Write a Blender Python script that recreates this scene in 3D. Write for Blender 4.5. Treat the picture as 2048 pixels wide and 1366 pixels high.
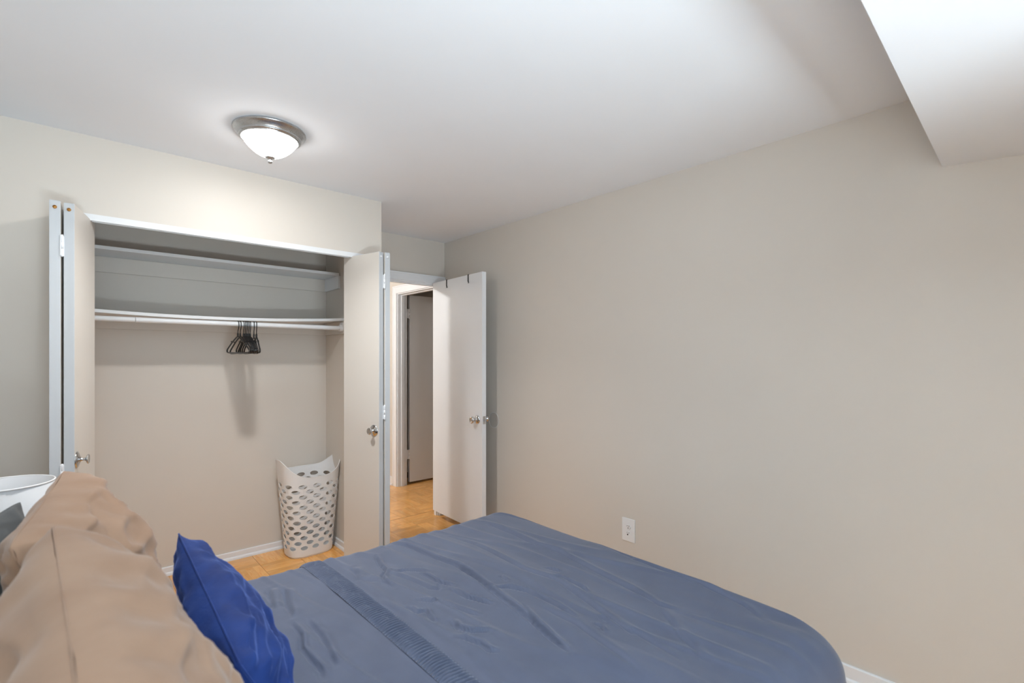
import bpy, bmesh, math, random
import numpy as np
from mathutils import Vector, Matrix, noise

# ------------------------------------------------------------------ reset
for o in list(bpy.data.objects):
    bpy.data.objects.remove(o, do_unlink=True)
SC = bpy.context.scene
COL = SC.collection
PI = math.pi

# ------------------------------------------------------------------ camera
F_PX, YAW, HORIZON, CAM_H = 993.08, 0.7275006, 716.95, 1.38
cam_d = bpy.data.cameras.new('camera')
cam_d.sensor_width = 36.0
cam_d.sensor_fit = 'HORIZONTAL'
cam_d.lens = F_PX / 2048 * 36.0
cam_d.shift_y = (HORIZON - 683.0) / 2048
cam_d.clip_start = 0.02
cam_d.dof.use_dof = True
cam_d.dof.focus_distance = 3.4
cam_d.dof.aperture_fstop = 3.2
cam = bpy.data.objects.new('camera', cam_d)
COL.objects.link(cam)
cam.location = (0, 0, CAM_H)
cam.rotation_euler = (PI / 2, 0, -YAW)
SC.camera = cam

# ------------------------------------------------------------------ world, added fill lights, exposure
world = bpy.data.worlds.new('world')
SC.world = world
world.use_nodes = True
wn = world.node_tree.nodes
wn['Background'].inputs[0].default_value = (0.80, 0.90, 1.0, 1)
wn['Background'].inputs[1].default_value = 1.0


LAMP = (0.672, 2.389)          # ceiling light position
LAMP_W = 44.0
BOWL_E = 24.0
HALL_W = 215.0
REAR_FILL_W = 26.0
UP_W = 240.0
UPR_W = 490.0


def area_light(name, loc, rot, sx, sy, power, color):
    d = bpy.data.lights.new(name, 'AREA')
    d.shape = 'RECTANGLE'
    d.size, d.size_y = sx, sy
    d.energy = power
    d.color = color
    o = bpy.data.objects.new(name, d)
    COL.objects.link(o)
    o.location = loc
    o.rotation_euler = rot
    return o


# added fill light shining in through the made-up rear window
area_light('added_rear_fill', (0.26, -1.86, 1.22), (PI / 2, 0, 0), 1.3, 2.25, REAR_FILL_W, (0.75, 0.90, 1.0))
area_light('rear_up_fill', (0.55, -2.55, 0.02), (PI, 0, 0), 1.7, 1.3, UPR_W, (0.78, 0.92, 1.0))  # added upward fill for the ceiling, outside the made-up rear window
# added upward fill for ceiling and right wall, outside the made-up left window
area_light('left_up_fill', (-1.10, -0.62, 0.02), (PI, 0, 0), 1.0, 1.7, UP_W, (0.76, 0.91, 1.0))

vs = SC.view_settings
vs.view_transform = 'Standard'
vs.look = 'None'
vs.exposure = 0.08
vs.gamma = 1.0
vs.use_curve_mapping = False

# ------------------------------------------------------------------ dimensions
XR, XL = 2.481, -0.40          # right wall, head wall
YC0, YC1 = 2.989, 3.07         # closet front wall
YCB = 3.82                     # closet back
XCR, XCC = 1.478, 1.52         # closet inside right, corner
YB0, YB1 = 3.686, 3.745         # door wall
H = 2.402
YREAR = -1.70
XHALL = 2.63
YHALL = 5.35


# ------------------------------------------------------------------ materials
def new_mat(name):
    m = bpy.data.materials.new(name)
    m.use_nodes = True
    nt = m.node_tree
    return m, nt, nt.nodes['Principled BSDF']


def srgb(r, g, b):
    def c(v):
        v /= 255.0
        return v / 12.92 if v <= 0.04045 else ((v + 0.055) / 1.055) ** 2.4
    return (c(r), c(g), c(b), 1)


def paint(name, col, rough=0.55, bump=0.03, scale=260, var=0.02, spec=0.4):
    m, nt, p = new_mat(name)
    tc = nt.nodes.new('ShaderNodeTexCoord')
    n = nt.nodes.new('ShaderNodeTexNoise')
    n.inputs['Scale'].default_value = scale
    n.inputs['Detail'].default_value = 3
    nt.links.new(tc.outputs['Object'], n.inputs['Vector'])
    n2 = nt.nodes.new('ShaderNodeTexNoise')
    n2.inputs['Scale'].default_value = 3.0
    n2.inputs['Detail'].default_value = 4
    nt.links.new(tc.outputs['Object'], n2.inputs['Vector'])
    mix = nt.nodes.new('ShaderNodeMix')
    mix.data_type = 'RGBA'
    nt.links.new(n2.outputs[0], mix.inputs[0])
    mix.inputs[6].default_value = tuple(c * (1 - var) for c in col[:3]) + (1,)
    mix.inputs[7].default_value = tuple(min(1, c * (1 + var)) for c in col[:3]) + (1,)
    nt.links.new(mix.outputs[2], p.inputs['Base Color'])
    b = nt.nodes.new('ShaderNodeBump')
    b.inputs['Strength'].default_value = bump
    b.inputs['Distance'].default_value = 0.002
    nt.links.new(n.outputs[0], b.inputs['Height'])
    nt.links.new(b.outputs[0], p.inputs['Normal'])
    p.inputs['Roughness'].default_value = rough
    p.inputs['Specular IOR Level'].default_value = spec
    return m


def metal(name, col, rough=0.18):
    m, nt, p = new_mat(name)
    p.inputs['Base Color'].default_value = col
    p.inputs['Metallic'].default_value = 1.0
    n = nt.nodes.new('ShaderNodeTexNoise')
    n.inputs['Scale'].default_value = 60
    mr = nt.nodes.new('ShaderNodeMapRange')
    mr.inputs[3].default_value = rough * 0.8
    mr.inputs[4].default_value = rough * 1.25
    nt.links.new(n.outputs[0], mr.inputs[0])
    nt.links.new(mr.outputs[0], p.inputs['Roughness'])
    return m


def plastic(name, col, rough=0.4):
    m, nt, p = new_mat(name)
    n = nt.nodes.new('ShaderNodeTexNoise')
    n.inputs['Scale'].default_value = 40
    mr = nt.nodes.new('ShaderNodeMapRange')
    mr.inputs[3].default_value = rough * 0.85
    mr.inputs[4].default_value = rough * 1.15
    nt.links.new(n.outputs[0], mr.inputs[0])
    nt.links.new(mr.outputs[0], p.inputs['Roughness'])
    p.inputs['Base Color'].default_value = col
    return m


def fabric(name, col, col2, rough=0.8, weave=900, sheen=0.3, sheen_rough=0.4, bump=0.15, wr_scale=0, wr_stretch=(1, 1, 1), wr_bump=0.0, sheen_tint=(1, 1, 1, 1)):
    m, nt, p = new_mat(name)
    tc = nt.nodes.new('ShaderNodeTexCoord')
    n = nt.nodes.new('ShaderNodeTexNoise')
    n.inputs['Scale'].default_value = weave
    n.inputs['Detail'].default_value = 2
    nt.links.new(tc.outputs['Object'], n.inputs['Vector'])
    n2 = nt.nodes.new('ShaderNodeTexNoise')
    n2.inputs['Scale'].default_value = 9
    n2.inputs['Detail'].default_value = 5
    nt.links.new(tc.outputs['Object'], n2.inputs['Vector'])
    mix = nt.nodes.new('ShaderNodeMix')
    mix.data_type = 'RGBA'
    mr = nt.nodes.new('ShaderNodeMapRange')
    mr.inputs[1].default_value = 0.35
    mr.inputs[2].default_value = 0.65
    nt.links.new(n2.outputs[0], mr.inputs[0])
    nt.links.new(mr.outputs[0], mix.inputs[0])
    mix.inputs[6].default_value = col
    mix.inputs[7].default_value = col2
    nt.links.new(mix.outputs[2], p.inputs['Base Color'])
    b = nt.nodes.new('ShaderNodeBump')
    b.inputs['Strength'].default_value = bump
    b.inputs['Distance'].default_value = 0.0006
    nt.links.new(n.outputs[0], b.inputs['Height'])
    last = b
    if wr_scale:
        mp = nt.nodes.new('ShaderNodeMapping')
        mp.inputs['Scale'].default_value = wr_stretch
        nt.links.new(tc.outputs['Object'], mp.inputs[0])
        n3 = nt.nodes.new('ShaderNodeTexNoise')
        n3.inputs['Scale'].default_value = wr_scale
        n3.inputs['Detail'].default_value = 4
        nt.links.new(mp.outputs[0], n3.inputs['Vector'])
        b2 = nt.nodes.new('ShaderNodeBump')
        b2.inputs['Strength'].default_value = wr_bump
        b2.inputs['Distance'].default_value = 0.01
        nt.links.new(n3.outputs[0], b2.inputs['Height'])
        nt.links.new(b.outputs[0], b2.inputs['Normal'])
        last = b2
    nt.links.new(last.outputs[0], p.inputs['Normal'])
    p.inputs['Roughness'].default_value = rough
    p.inputs['Specular IOR Level'].default_value = 0.3
    p.inputs['Sheen Weight'].default_value = sheen
    p.inputs['Sheen Roughness'].default_value = sheen_rough
    p.inputs['Sheen Tint'].default_value = sheen_tint
    return m


def parquet(name):
    m, nt, p = new_mat(name)
    L = nt.links.new
    tc = nt.nodes.new('ShaderNodeTexCoord')
    oi = nt.nodes.new('ShaderNodeObjectInfo')
    sep = nt.nodes.new('ShaderNodeSeparateXYZ')
    L(tc.outputs['Object'], sep.inputs[0])
    # five fingers across the tile (x), grain along y
    mul = nt.nodes.new('ShaderNodeMath'); mul.operation = 'MULTIPLY'
    mul.inputs[1].default_value = 5 / 0.24
    L(sep.outputs[0], mul.inputs[0])
    add = nt.nodes.new('ShaderNodeMath'); add.operation = 'ADD'
    add.inputs[1].default_value = 2.5
    L(mul.outputs[0], add.inputs[0])
    fl = nt.nodes.new('ShaderNodeMath'); fl.operation = 'FLOOR'
    L(add.outputs[0], fl.inputs[0])
    fr = nt.nodes.new('ShaderNodeMath'); fr.operation = 'FRACT'
    L(add.outputs[0], fr.inputs[0])
    comb = nt.nodes.new('ShaderNodeCombineXYZ')
    L(fl.outputs[0], comb.inputs[0])
    rm = nt.nodes.new('ShaderNodeMath'); rm.operation = 'MULTIPLY'
    rm.inputs[1].default_value = 91.7
    L(oi.outputs['Random'], rm.inputs[0])
    L(rm.outputs[0], comb.inputs[1])
    wn_ = nt.nodes.new('ShaderNodeTexWhiteNoise')
    L(comb.outputs[0], wn_.inputs['Vector'])
    # grain
    off = nt.nodes.new('ShaderNodeVectorMath'); off.operation = 'ADD'
    L(tc.outputs['Object'], off.inputs[0])
    sc = nt.nodes.new('ShaderNodeVectorMath'); sc.operation = 'SCALE'
    L(wn_.outputs['Color'], sc.inputs[0]); sc.inputs['Scale'].default_value = 7.0
    L(sc.outputs[0], off.inputs[1])
    mp = nt.nodes.new('ShaderNodeMapping')
    mp.inputs['Scale'].default_value = (1.0, 0.16, 1.0)
    L(off.outputs[0], mp.inputs[0])
    g = nt.nodes.new('ShaderNodeTexNoise')
    g.inputs['Scale'].default_value = 70; g.inputs['Detail'].default_value = 6
    g.inputs['Distortion'].default_value = 0.8
    L(mp.outputs[0], g.inputs['Vector'])
    ramp = nt.nodes.new('ShaderNodeValToRGB')
    e = ramp.color_ramp.elements
    e[0].position = 0.2; e[0].color = srgb(230, 154, 74)
    e[1].position = 0.8; e[1].color = srgb(250, 196, 118)
    L(g.outputs[0], ramp.inputs[0])
    hs = nt.nodes.new('ShaderNodeHueSaturation')
    mr = nt.nodes.new('ShaderNodeMapRange')
    mr.inputs[3].default_value = 0.86; mr.inputs[4].default_value = 1.10
    L(wn_.outputs['Value'], mr.inputs[0])
    L(mr.outputs[0], hs.inputs['Value'])
    L(ramp.outputs[0], hs.inputs['Color'])
    # thin seams between fingers
    gt = nt.nodes.new('ShaderNodeMath'); gt.operation = 'LESS_THAN'; gt.inputs[1].default_value = 0.02
    L(fr.outputs[0], gt.inputs[0])
    mx = nt.nodes.new('ShaderNodeMix'); mx.data_type = 'RGBA'
    ml = nt.nodes.new('ShaderNodeMath'); ml.operation = 'MULTIPLY'; ml.inputs[1].default_value = 0.25
    L(gt.outputs[0], ml.inputs[0])
    L(ml.outputs[0], mx.inputs[0])
    L(hs.outputs[0], mx.inputs[6]); mx.inputs[7].default_value = srgb(160, 104, 54)
    L(mx.outputs[2], p.inputs['Base Color'])
    b = nt.nodes.new('ShaderNodeBump')
    b.inputs['Strength'].default_value = 0.05; b.inputs['Distance'].default_value = 0.001
    L(g.outputs[0], b.inputs['Height'])
    L(b.outputs[0], p.inputs['Normal'])
    p.inputs['Roughness'].default_value = 0.2
    p.inputs['Coat Weight'].default_value = 0.3
    p.inputs['Coat Roughness'].default_value = 0.12
    return m


M = {}
M['wall'] = paint('greige_wall_paint', srgb(218, 211, 202), rough=0.5)
M['ceil'] = paint('ceiling_paint', srgb(236, 240, 246), rough=0.85, bump=0.02, spec=0.2)
M['trim'] = paint('white_trim_paint', srgb(236, 238, 241), rough=0.35, bump=0.01)
M['door'] = paint('white_door_paint', srgb(238, 240, 243), rough=0.4, bump=0.01)
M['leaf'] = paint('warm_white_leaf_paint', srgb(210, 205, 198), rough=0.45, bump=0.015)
M['edge'] = paint('shaded_white_edge_paint', srgb(205, 209, 213), rough=0.45, bump=0.015)  # white darkened in colour to stand in for weaker light on the edges
M['shelf'] = paint('white_shelf_paint', srgb(234, 236, 238), rough=0.4, bump=0.01)
M['chrome'] = metal('chrome', (0.62, 0.63, 0.64, 1), 0.14)
M['nickel'] = metal('brushed_nickel', (0.50, 0.51, 0.52, 1), 0.28)
M['brass'] = metal('aged_brass', srgb(176, 128, 70), 0.4)
M['white_pl'] = plastic('white_plastic', srgb(236, 237, 238), 0.38)
M['hanger'] = plastic('black_plastic', (0.010, 0.010, 0.011, 1), 0.28)
M['black'] = plastic('black_steel', (0.008, 0.008, 0.008, 1), 0.35)
M['dark'] = plastic('dark_socket', (0.01, 0.01, 0.01, 1), 0.6)
M['parquet'] = parquet('oak_parquet')
M['gap'] = paint('dark_joint', srgb(88, 56, 28), rough=0.8)
M['duvet'] = fabric('slate_blue_cotton', srgb(84, 92, 113), srgb(89, 97, 118), rough=0.62, sheen=0.25, wr_scale=14, wr_stretch=(1.6, 0.35, 1), wr_bump=0.10)
M['brown'] = fabric('tan_brown_cotton', srgb(150, 120, 98), srgb(160, 131, 109), rough=0.85, sheen=0.2, wr_scale=10, wr_bump=0.2)
M['velvet'] = fabric('royal_blue_velvet', srgb(15, 37, 92), srgb(25, 54, 118), rough=0.75, sheen=0.7, sheen_rough=0.35, wr_scale=22, wr_bump=0.35, sheen_tint=srgb(120, 145, 215))
M['grey'] = fabric('charcoal_cotton', srgb(92, 94, 94), srgb(100, 102, 103), rough=0.85, sheen=0.15)
M['mattress'] = fabric('mattress_ticking', srgb(225, 222, 216), srgb(232, 229, 224), rough=0.8)
M['wood'] = paint('dark_wood', srgb(72, 52, 40), rough=0.5)
m, nt, p = new_mat('lamp_shade_linen')
p.inputs['Base Color'].default_value = srgb(208, 210, 213)
p.inputs['Roughness'].default_value = 0.8
p.inputs['Subsurface Weight'].default_value = 0.0
nz = nt.nodes.new('ShaderNodeTexNoise'); nz.inputs['Scale'].default_value = 500
bp = nt.nodes.new('ShaderNodeBump'); bp.inputs['Strength'].default_value = 0.1; bp.inputs['Distance'].default_value = 0.0005
nt.links.new(nz.outputs[0], bp.inputs['Height']); nt.links.new(bp.outputs[0], p.inputs['Normal'])
M['shade'] = m
# lit frosted glass of the ceiling light
m, nt, p = new_mat('lit_frosted_glass')
em = nt.nodes.new('ShaderNodeEmission'); em.inputs[0].default_value = (1.0, 0.97, 0.93, 1); em.inputs[1].default_value = BOWL_E
tr = nt.nodes.new('ShaderNodeBsdfTransparent')
mxs = nt.nodes.new('ShaderNodeMixShader'); mxs.inputs[0].default_value = 0.35
nz = nt.nodes.new('ShaderNodeTexNoise'); nz.inputs['Scale'].default_value = 6
nt.links.new(em.outputs[0], mxs.inputs[1]); nt.links.new(tr.outputs[0], mxs.inputs[2])
nt.links.new(mxs.outputs[0], nt.nodes['Material Output'].inputs[0])
M['glow'] = m
# clear acrylic
m, nt, p = new_mat('clear_acrylic')
p.inputs['Base Color'].default_value = (1, 1, 1, 1)
p.inputs['Roughness'].default_value = 0.05
tr = nt.nodes.new('ShaderNodeBsdfTransparent'); tr.inputs[0].default_value = (0.985, 0.985, 0.985, 1)
mxs = nt.nodes.new('ShaderNodeMixShader'); mxs.inputs[0].default_value = 0.05
nt.links.new(tr.outputs[0], mxs.inputs[1]); nt.links.new(p.outputs[0], mxs.inputs[2])
nt.links.new(mxs.outputs[0], nt.nodes['Material Output'].inputs[0])
M['clear'] = m


# ------------------------------------------------------------------ helpers
class MB:
    """collects shapes; build() links them as one mesh object"""
    def __init__(self):
        self.bm = bmesh.new()

    def box(self, x0, x1, y0, y1, z0, z1, bev=0.0, mi=0):
        r = bmesh.ops.create_cube(self.bm, size=1.0)
        vs_ = r['verts']
        for v in vs_:
            v.co = Vector(((x0 + x1) / 2 + v.co.x * (x1 - x0), (y0 + y1) / 2 + v.co.y * (y1 - y0), (z0 + z1) / 2 + v.co.z * (z1 - z0)))
        fs = {f for v in vs_ for f in v.link_faces}
        for f in fs:
            f.material_index = mi
        if bev:
            es = {e for v in vs_ for e in v.link_edges}
            bmesh.ops.bevel(self.bm, geom=list(es), offset=bev, segments=2, profile=0.7, affect='EDGES')
        return self

    def prism(self, pts, axis, a0, a1):
        """polygon pts in the two other axes, extruded along axis"""
        def mk(p, a):
            if axis == 'x': return (a, p[0], p[1])
            if axis == 'y': return (p[0], a, p[1])
            return (p[0], p[1], a)
        v0 = [self.bm.verts.new(mk(p, a0)) for p in pts]
        v1 = [self.bm.verts.new(mk(p, a1)) for p in pts]
        n = len(pts)
        fs = [self.bm.faces.new(v0), self.bm.faces.new(v1[::-1])]
        for i in range(n):
            fs.append(self.bm.faces.new((v0[i], v1[i], v1[(i + 1) % n], v0[(i + 1) % n])))
        bmesh.ops.recalc_face_normals(self.bm, faces=fs)
        return self

    def lathe(self, prof, origin=(0, 0, 0), axis=(0, 0, 1), n=32, sx=1.0):
        """profile [(r, h)] revolved about axis through origin"""
        ax = Vector(axis).normalized()
        t = Vector((1, 0, 0)) if abs(ax.x) < 0.9 else Vector((0, 1, 0))
        u = ax.cross(t).normalized(); w = ax.cross(u)
        O = Vector(origin)
        rings = []
        fs = []
        for r, hh in prof:
            if r < 1e-6:
                rings.append([self.bm.verts.new(O + ax * hh)])
            else:
                rings.append([self.bm.verts.new(O + ax * hh + u * (r * math.cos(2 * PI * k / n)) + w * (r * math.sin(2 * PI * k / n))) for k in range(n)])
        for a, b in zip(rings[:-1], rings[1:]):
            for k in range(n):
                k2 = (k + 1) % n
                if len(a) == 1 and len(b) == 1: continue
                if len(a) == 1: fs.append(self.bm.faces.new((a[0], b[k], b[k2])))
                elif len(b) == 1: fs.append(self.bm.faces.new((a[k], b[0], a[k2])))
                else: fs.append(self.bm.faces.new((a[k], b[k], b[k2], a[k2])))
        for f in fs: f.smooth = True
        bmesh.ops.recalc_face_normals(self.bm, faces=fs)
        return self

    def tube(self, pts, r, n=10, closed=False, cap=True):
        P = [Vector(p) for p in pts]
        m_ = len(P)
        rr = r if isinstance(r, (list, tuple)) else [r] * m_
        rings = []
        up = None
        for i in range(m_):
            if closed: d = (P[(i + 1) % m_] - P[i - 1]).normalized()
            elif i == 0: d = (P[1] - P[0]).normalized()
            elif i == m_ - 1: d = (P[-1] - P[-2]).normalized()
            else: d = (P[i + 1] - P[i - 1]).normalized()
            if up is None:
                t = Vector((0, 0, 1)) if abs(d.z) < 0.9 else Vector((1, 0, 0))
                up = d.cross(t).normalized()
            else:
                up = (up - d * up.dot(d)).normalized()
            w = d.cross(up)
            rings.append([self.bm.verts.new(P[i] + up * (rr[i] * math.cos(2 * PI * k / n)) + w * (rr[i] * math.sin(2 * PI * k / n))) for k in range(n)])
        fs = []
        rng = range(m_) if closed else range(m_ - 1)
        for i in rng:
            a, b = rings[i], rings[(i + 1) % m_]
            for k in range(n):
                k2 = (k + 1) % n
                fs.append(self.bm.faces.new((a[k], a[k2], b[k2], b[k])))
        for f in fs: f.smooth = True
        if cap and not closed:
            fs.append(self.bm.faces.new([self.bm.verts.new(v.co) for v in rings[0][::-1]])); fs.append(self.bm.faces.new([self.bm.verts.new(v.co) for v in rings[-1]]))
        bmesh.ops.recalc_face_normals(self.bm, faces=fs)
        return self

    def build(self, name, mat, parent=None):
        me = bpy.data.meshes.new(name)
        self.bm.to_mesh(me); self.bm.free()
        return link(name, me, mat, parent)


def link(name, me, mat, parent=None):
    o = bpy.data.objects.new(name, me)
    COL.objects.link(o)
    for mm in (mat if isinstance(mat, (list, tuple)) else [mat]):
        me.materials.append(mm)
    if parent is not None:
        o.parent = parent
        o.matrix_parent_inverse = Matrix.Translation(-Vector(parent.location)) if False else Matrix.Identity(4)
    return o


def tag(o, label=None, cat=None, group=None, kind=None):
    if label: o['label'] = label
    if cat: o['category'] = cat
    if group: o['group'] = group
    if kind: o['kind'] = kind
    return o


def thing(name, loc, label, cat, group=None, kind=None, rz=0.0):
    o = bpy.data.objects.new(name, None)
    COL.objects.link(o)
    o.location = loc
    o.rotation_euler = (0, 0, rz)
    o.empty_display_size = 0.1
    return tag(o, label, cat, group, kind)


def struct(o, label, cat):
    return tag(o, label, cat, kind='structure')


# ------------------------------------------------------------------ shell: ceiling, soffit, walls
o = MB().box(-1.2, 4.4, YREAR - 0.12, YHALL + 0.1, H, H + 0.12).build('ceiling', M['ceil'])
struct(o, 'flat white painted ceiling above the whole room', 'ceiling')

# dropped soffit at the right, unseen left end cut short to pass fill light: its underside is slightly out of level
ed0 = Vector((XR, 0.322, 2.109)); ed1 = Vector((1.125, 0.2797, 2.109))
slope = -0.0926
bm = bmesh.new()
yb = -0.575
def sz(x, y):
    ye = 0.322 + (x - XR) * 0.0312
    return 2.109 + slope * (ye - y)
low = [(ed0.x, ed0.y), (ed1.x, ed1.y), (1.125, yb), (XR, yb)]
vb = [bm.verts.new((x, y, 2.109 if i < 2 else sz(x, y))) for i, (x, y) in enumerate(low)]
vt = [bm.verts.new((x, y, H - 0.0005)) for x, y in low]
bm.faces.new(vb); bm.faces.new(vt[::-1])
for i in range(4):
    bm.faces.new((vb[i], vt[i], vt[(i + 1) % 4], vb[(i + 1) % 4]))
bmesh.ops.recalc_face_normals(bm, faces=bm.faces)
me = bpy.data.meshes.new('ceiling_soffit'); bm.to_mesh(me); bm.free()
o = link('ceiling_soffit', me, M['ceil'])
struct(o, 'white dropped soffit hanging below the ceiling at the right', 'soffit')

o = MB().box(XR, XR + 0.10, YREAR, YB1, 0, H).build('wall_right', M['wall'])
struct(o, 'long bare greige wall right of the bed', 'wall')
GY0, GY1, GZ0, GZ1 = -1.30, -0.06, 0.45, 2.30
b = MB()
b.box(XL - 0.1, XL, GY1, YCB, 0, H).box(XL - 0.1, XL, YREAR, GY0, 0, H).box(XL - 0.1, XL, GY0, GY1, GZ1, H).box(XL - 0.1, XL, GY0, GY1, 0, GZ0)
o = b.build('wall_left', M['wall'])
struct(o, 'greige wall behind the head of the bed', 'wall')

# door wall with its opening
DX0, DX1, DZ = 1.60, 2.432, 2.04
b = MB()
b.box(XCC, DX0, YB0, YB1, 0, H).box(DX1, XR, YB0, YB1, 0, H).box(DX0, DX1, YB0, YB1, DZ, H)
o = b.build('wall_back', M['wall'])
struct(o, 'short greige wall in the alcove around the bedroom doorway', 'wall')

# closet front wall: left stub, header, thin right stub
CX0, CX1, CZ = -0.062, 1.466, 2.038
b = MB()
b.box(XL, CX0, YC0, YC1, 0, H).box(CX0, CX1, YC0, YC1, CZ, H).box(CX1, XCC, YC0, YC1, 0, H)
o = b.build('wall_closet_front', M['wall'])
struct(o, 'greige closet front wall with the wide closet opening', 'wall')
o = MB().box(XCR, XCC, YC1, YCB, 0, H).build('wall_closet_right', M['wall'])
struct(o, 'narrow greige side wall inside the closet behind the laundry basket', 'wall')
o = MB().box(-0.22, -0.17, YC1, YCB, 0, H).build('wall_closet_left', M['wall'])
struct(o, 'greige side wall at the left end inside the closet', 'wall')
o = MB().box(XL - 0.1, XCC, YCB, YCB + 0.1, 0, H).build('wall_closet_back', M['wall'])
struct(o, 'greige back wall inside the closet behind the shelves', 'wall')

o = MB().box(1.13, 1.22, YREAR, -0.90, 0, H).build('wall_added_wing', M['wall'])  # unseen wall added to block fill light from the right wall
struct(o, 'added unseen greige wing wall keeping fill light off the right wall', 'wall')
# rear wall with an opening for the added, unseen window
WX0, WX1, WZ0, WZ1 = -0.34, 0.86, 0.10, 2.34
b = MB()
y0, y1 = YREAR - 0.12, YREAR
b.box(XL - 0.1, WX0, y0, y1, 0, H).box(WX1, XR + 0.1, y0, y1, 0, H).box(WX0, WX1, y0, y1, 0, WZ0).box(WX0, WX1, y0, y1, WZ1, H)
o = b.build('wall_rear', M['wall'])
struct(o, 'greige wall behind the camera with an opening for the added window', 'wall')
wf = thing('added_window_1', (0, 0, 0), 'added unseen white framed window in the wall behind the camera', 'window', kind='structure')
b = MB()
for (a0, a1, c0, c1) in ((WX0, WX1, WZ0, WZ0 + 0.05), (WX0, WX1, WZ1 - 0.05, WZ1), (WX0, WX0 + 0.05, WZ0 + 0.05, WZ1 - 0.05), (WX1 - 0.05, WX1, WZ0 + 0.05, WZ1 - 0.05), ((WX0 + WX1) / 2 - 0.025, (WX0 + WX1) / 2 + 0.025, WZ0 + 0.05, WZ1 - 0.05)):
    b.box(a0, a1, y0 + 0.03, y0 + 0.08, c0, c1)
b.build('added_window_frame', M['trim'], wf)
for a0, a1 in ((WX0 + 0.05, (WX0 + WX1) / 2 - 0.025), ((WX0 + WX1) / 2 + 0.025, WX1 - 0.05)):
    MB().box(a0, a1, y0 + 0.052, y0 + 0.057, WZ0 + 0.05, WZ1 - 0.05).build('pane', M['clear'], wf)

o = MB().box(-2.1, XL - 0.1, -1.7, 0.6, -0.1, 0.0).box(-2.1, 1.8, -3.4, YREAR - 0.12, -0.1, 0.0).build('added_slab', M['ceil'])  # unseen slab added beneath the upward fill lights
struct(o, 'added unseen pale balcony slab under the outside fill lights', 'balcony')
wg = thing('added_window_2', (0, 0, 0), 'added unseen white framed window left of the camera', 'window', kind='structure')  # made-up window, admits the left fill light
b = MB()
for (a0, a1, c0, c1) in ((GY0, GY1, GZ0, GZ0 + 0.05), (GY0, GY1, GZ1 - 0.05, GZ1), (GY0, GY0 + 0.05, GZ0 + 0.05, GZ1 - 0.05), (GY1 - 0.05, GY1, GZ0 + 0.05, GZ1 - 0.05)):
    b.box(XL - 0.075, XL - 0.03, a0, a1, c0, c1)
b.build('added_window_frame', M['trim'], wg)
MB().box(XL - 0.055, XL - 0.050, GY0 + 0.05, GY1 - 0.05, GZ0 + 0.05, GZ1 - 0.05).build('pane', M['clear'], wg)

# hall beyond the doorway and the room off it
HD0, HD1, HDZ = 4.03, 4.815, 2.085
b = MB()
b.box(XHALL, XHALL + 0.11, YB1, HD0, 0, H).box(XHALL, XHALL + 0.11, HD1, YHALL, 0, H).box(XHALL, XHALL + 0.11, HD0, HD1, HDZ, H)
b.box(XR, XHALL, YB1 - 0.02, YB1 + 0.0, 0, H)
o = b.build('wall_hall_end', M['wall'])
struct(o, 'beige hall wall seen through the doorway, with its own door', 'wall')
o = MB().box(-1.2, 4.4, YHALL, YHALL + 0.1, 0, H).build('wall_hall_far', M['wall'])
struct(o, 'far side wall of the hall', 'wall')
o = MB().box(-1.2, -1.1, YCB + 0.1, YHALL, 0, H).build('wall_hall_left', M['wall'])
struct(o, 'wall closing the hall at its other end', 'wall')
b = MB()
b.box(4.3, 4.4, 3.4, YHALL, 0, H).box(XHALL + 0.11, 4.3, 3.4, 3.5, 0, H)
o = b.build('wall_side_room', M['wall'])
struct(o, 'dim beige wall of the room beyond the hall door', 'wall')

# ------------------------------------------------------------------ floor: slab and parquet tiles
o = MB().box(-1.2, 4.4, YREAR - 0.12, YHALL + 0.1, -0.10, -0.0012).build('floor', M['gap'])
struct(o, 'glossy orange oak parquet floor', 'floor')
floor = o
TS = 0.24
TX0, TY0 = 2.15, 3.84
full_tile = None
rnd = random.Random(4)


def tile_mesh(hx0, hx1, hy0, hy1, rot):
    g = 0.0006
    b = MB()
    b.box(hx0 + g, hx1 - g, hy0 + g, hy1 - g, -0.008, 0.0)
    top = [e for e in b.bm.edges if all(abs(v.co.z) < 1e-6 for v in e.verts)]
    bmesh.ops.bevel(b.bm, geom=top, offset=0.0009, segments=1, affect='EDGES')
    me_ = bpy.data.meshes.new('parquet_tile')
    b.bm.to_mesh(me_); b.bm.free()
    me_.materials.append(M['parquet'])
    return me_


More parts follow.
